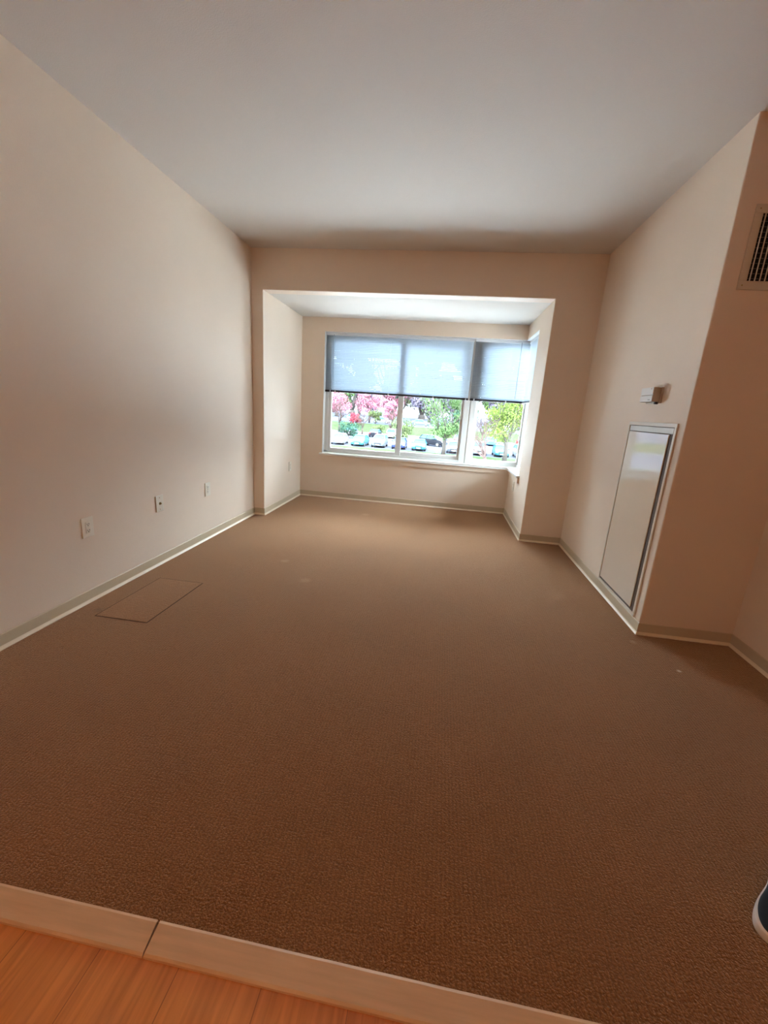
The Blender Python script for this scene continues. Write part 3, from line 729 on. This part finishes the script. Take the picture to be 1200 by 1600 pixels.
tree('leafy_tree', 4, -6.0, 62.0, GZ, .8, 1.9, 3.4, 'olive', 'small olive green tree between car rows, left side of the middle pane', nleaf=1000, lsize=.18)
tree('round_bush', 5, -15.6, 69.0, GZ, .3, 2.2, 2.3, 'dark', 'dark blue green round bush above the cars in the left pane', 'bush', nleaf=1300, lsize=.18)
tree('blossom_tree', 6, -23.5, 95.0, U, 2.0, 4.2, 5.6, 'pink', 'pink blossom tree at the far left of the left pane', nleaf=3600, lsize=.24)
tree('blossom_tree', 7, -17.3, 98.0, U, 2.2, 3.8, 5.6, 'pink', 'pink blossom tree in the centre of the left pane behind the red bush', nleaf=3200, lsize=.24)
tree('round_bush', 8, -18.9, 90.5, U-.4, .3, 1.5, 2.2, 'red', 'round red bush on the grassy bank in the left pane', 'bush', nleaf=900, lsize=.2)
tree('blossom_tree', 9, -11.3, 93.0, U-.1, 1.2, 2.2, 4.2, 'pink', 'small pink blossom tree just left of the pane divider', nleaf=2200, lsize=.22)
tree('leafy_tree', 10, -15.2, 94.0, U, .7, 1.8, 2.6, 'olive', 'small bright green tree between the pink trees in the left pane', nleaf=900, lsize=.22)
tree('leafy_tree', 11, 4.2, 88.5, GZ+.6, 1.2, 3.2, 4.2, 'dark', 'deep green tree on the bank at the left edge of the right pane', nleaf=1300, lsize=.26)
tree('bare_tree', 12, -21.0, 84.0, GZ, 1.7, 2.5, 5.0, None, 'grey pink bare tree low at the far left of the left pane', bk=palebark, depth=5)
tree('bare_tree', 13, -10.5, 84.5, GZ, 1.4, 2.4, 4.2, None, 'grey pink bare tree standing at the kerb below the small pink tree', bk=palebark, depth=5)
tree('bare_tree', 14, 12.5, 87.0, GZ, 1.7, 2.5, 5.0, None, 'grey pink bare tree on the bank behind the yellow green tree', bk=palebark, depth=5)
far = [('mauve', 'tall greyish mauve tree in the far belt'), ('green', 'tall soft green tree in the far belt'), ('mauve', 'tall greyish mauve tree in the far belt'), ('pink', 'tall dusty pink tree in the far belt')]
where = ['at its far left end', 'second from its left end', 'behind the pink blossom trees', 'left of the pane divider', 'right of the pane divider', 'behind the light green tree', 'left of the mullion', 'behind the yellow green tree', 'second from its right end', 'at its right end']
for i in range(10):
    x = -45+i*10.2
    k, lb = far[i % 4]
    tree('belt_tree', 40+i, x, 122+(i % 2)*13, U, 1.2, 6.0, 13+((i*5) % 4)*1.4, k, lb+', '+where[i], nleaf=3600, lsize=.6, depth=3)
far2 = ['olive', 'mauve', 'green', 'dark']
w2 = ['at the left end', 'second from the left end', 'third from the left end', 'left of the middle', 'just left of the middle', 'just right of the middle', 'right of the middle', 'third from the right end', 'second from the right end', 'at the right end']
for i in range(10):
    tree('hillside_tree', 70+i, -62+i*13.4, 160+(i % 2)*20, U+.5, 1.5, 8.6, 33+(i*3 % 5), far2[i % 4], 'tall rounded tree in the rearmost row under the sky, '+w2[i], nleaf=5200, lsize=1.0, depth=2)
tree('bare_tree', 15, -24.5, 80.5, GZ, 1.2, 2.2, 4.4, None, 'grey pink bare tree at the kerb, leftmost outside', bk=palebark, depth=5)
tree('bare_tree', 16, -15.8, 82.0, GZ, 1.1, 2.0, 3.9, None, 'grey pink bare tree just right of the dark round bush', bk=palebark, depth=5)
tree('bare_tree', 17, 7.6, 82.5, GZ, 1.4, 2.4, 4.6, None, 'grey pink bare tree at the kerb left of the yellow green crown', bk=palebark, depth=5)
tree('leafy_shrub', 18, -12.6, 82.0, GZ, .3, 1.4, 1.7, 'olive', 'low olive shrub at the kerb in the left pane', 'shrub', nleaf=900, lsize=.16)
tree('leafy_shrub', 19, -8.0, 81.0, GZ, .3, 1.2, 1.5, 'green', 'low green shrub at the kerb beside the pane divider', 'shrub', nleaf=900, lsize=.16)
tree('leafy_shrub', 20, .9, 81.5, GZ, .3, 1.5, 1.8, 'lime', 'low yellow green shrub at the kerb behind the sideways black car', 'shrub', nleaf=900, lsize=.16)
tree('leafy_shrub', 21, 11.6, 81.0, GZ, .3, 1.4, 1.7, 'olive', 'low olive shrub at the kerb in the right pane', 'shrub', nleaf=900, lsize=.16)
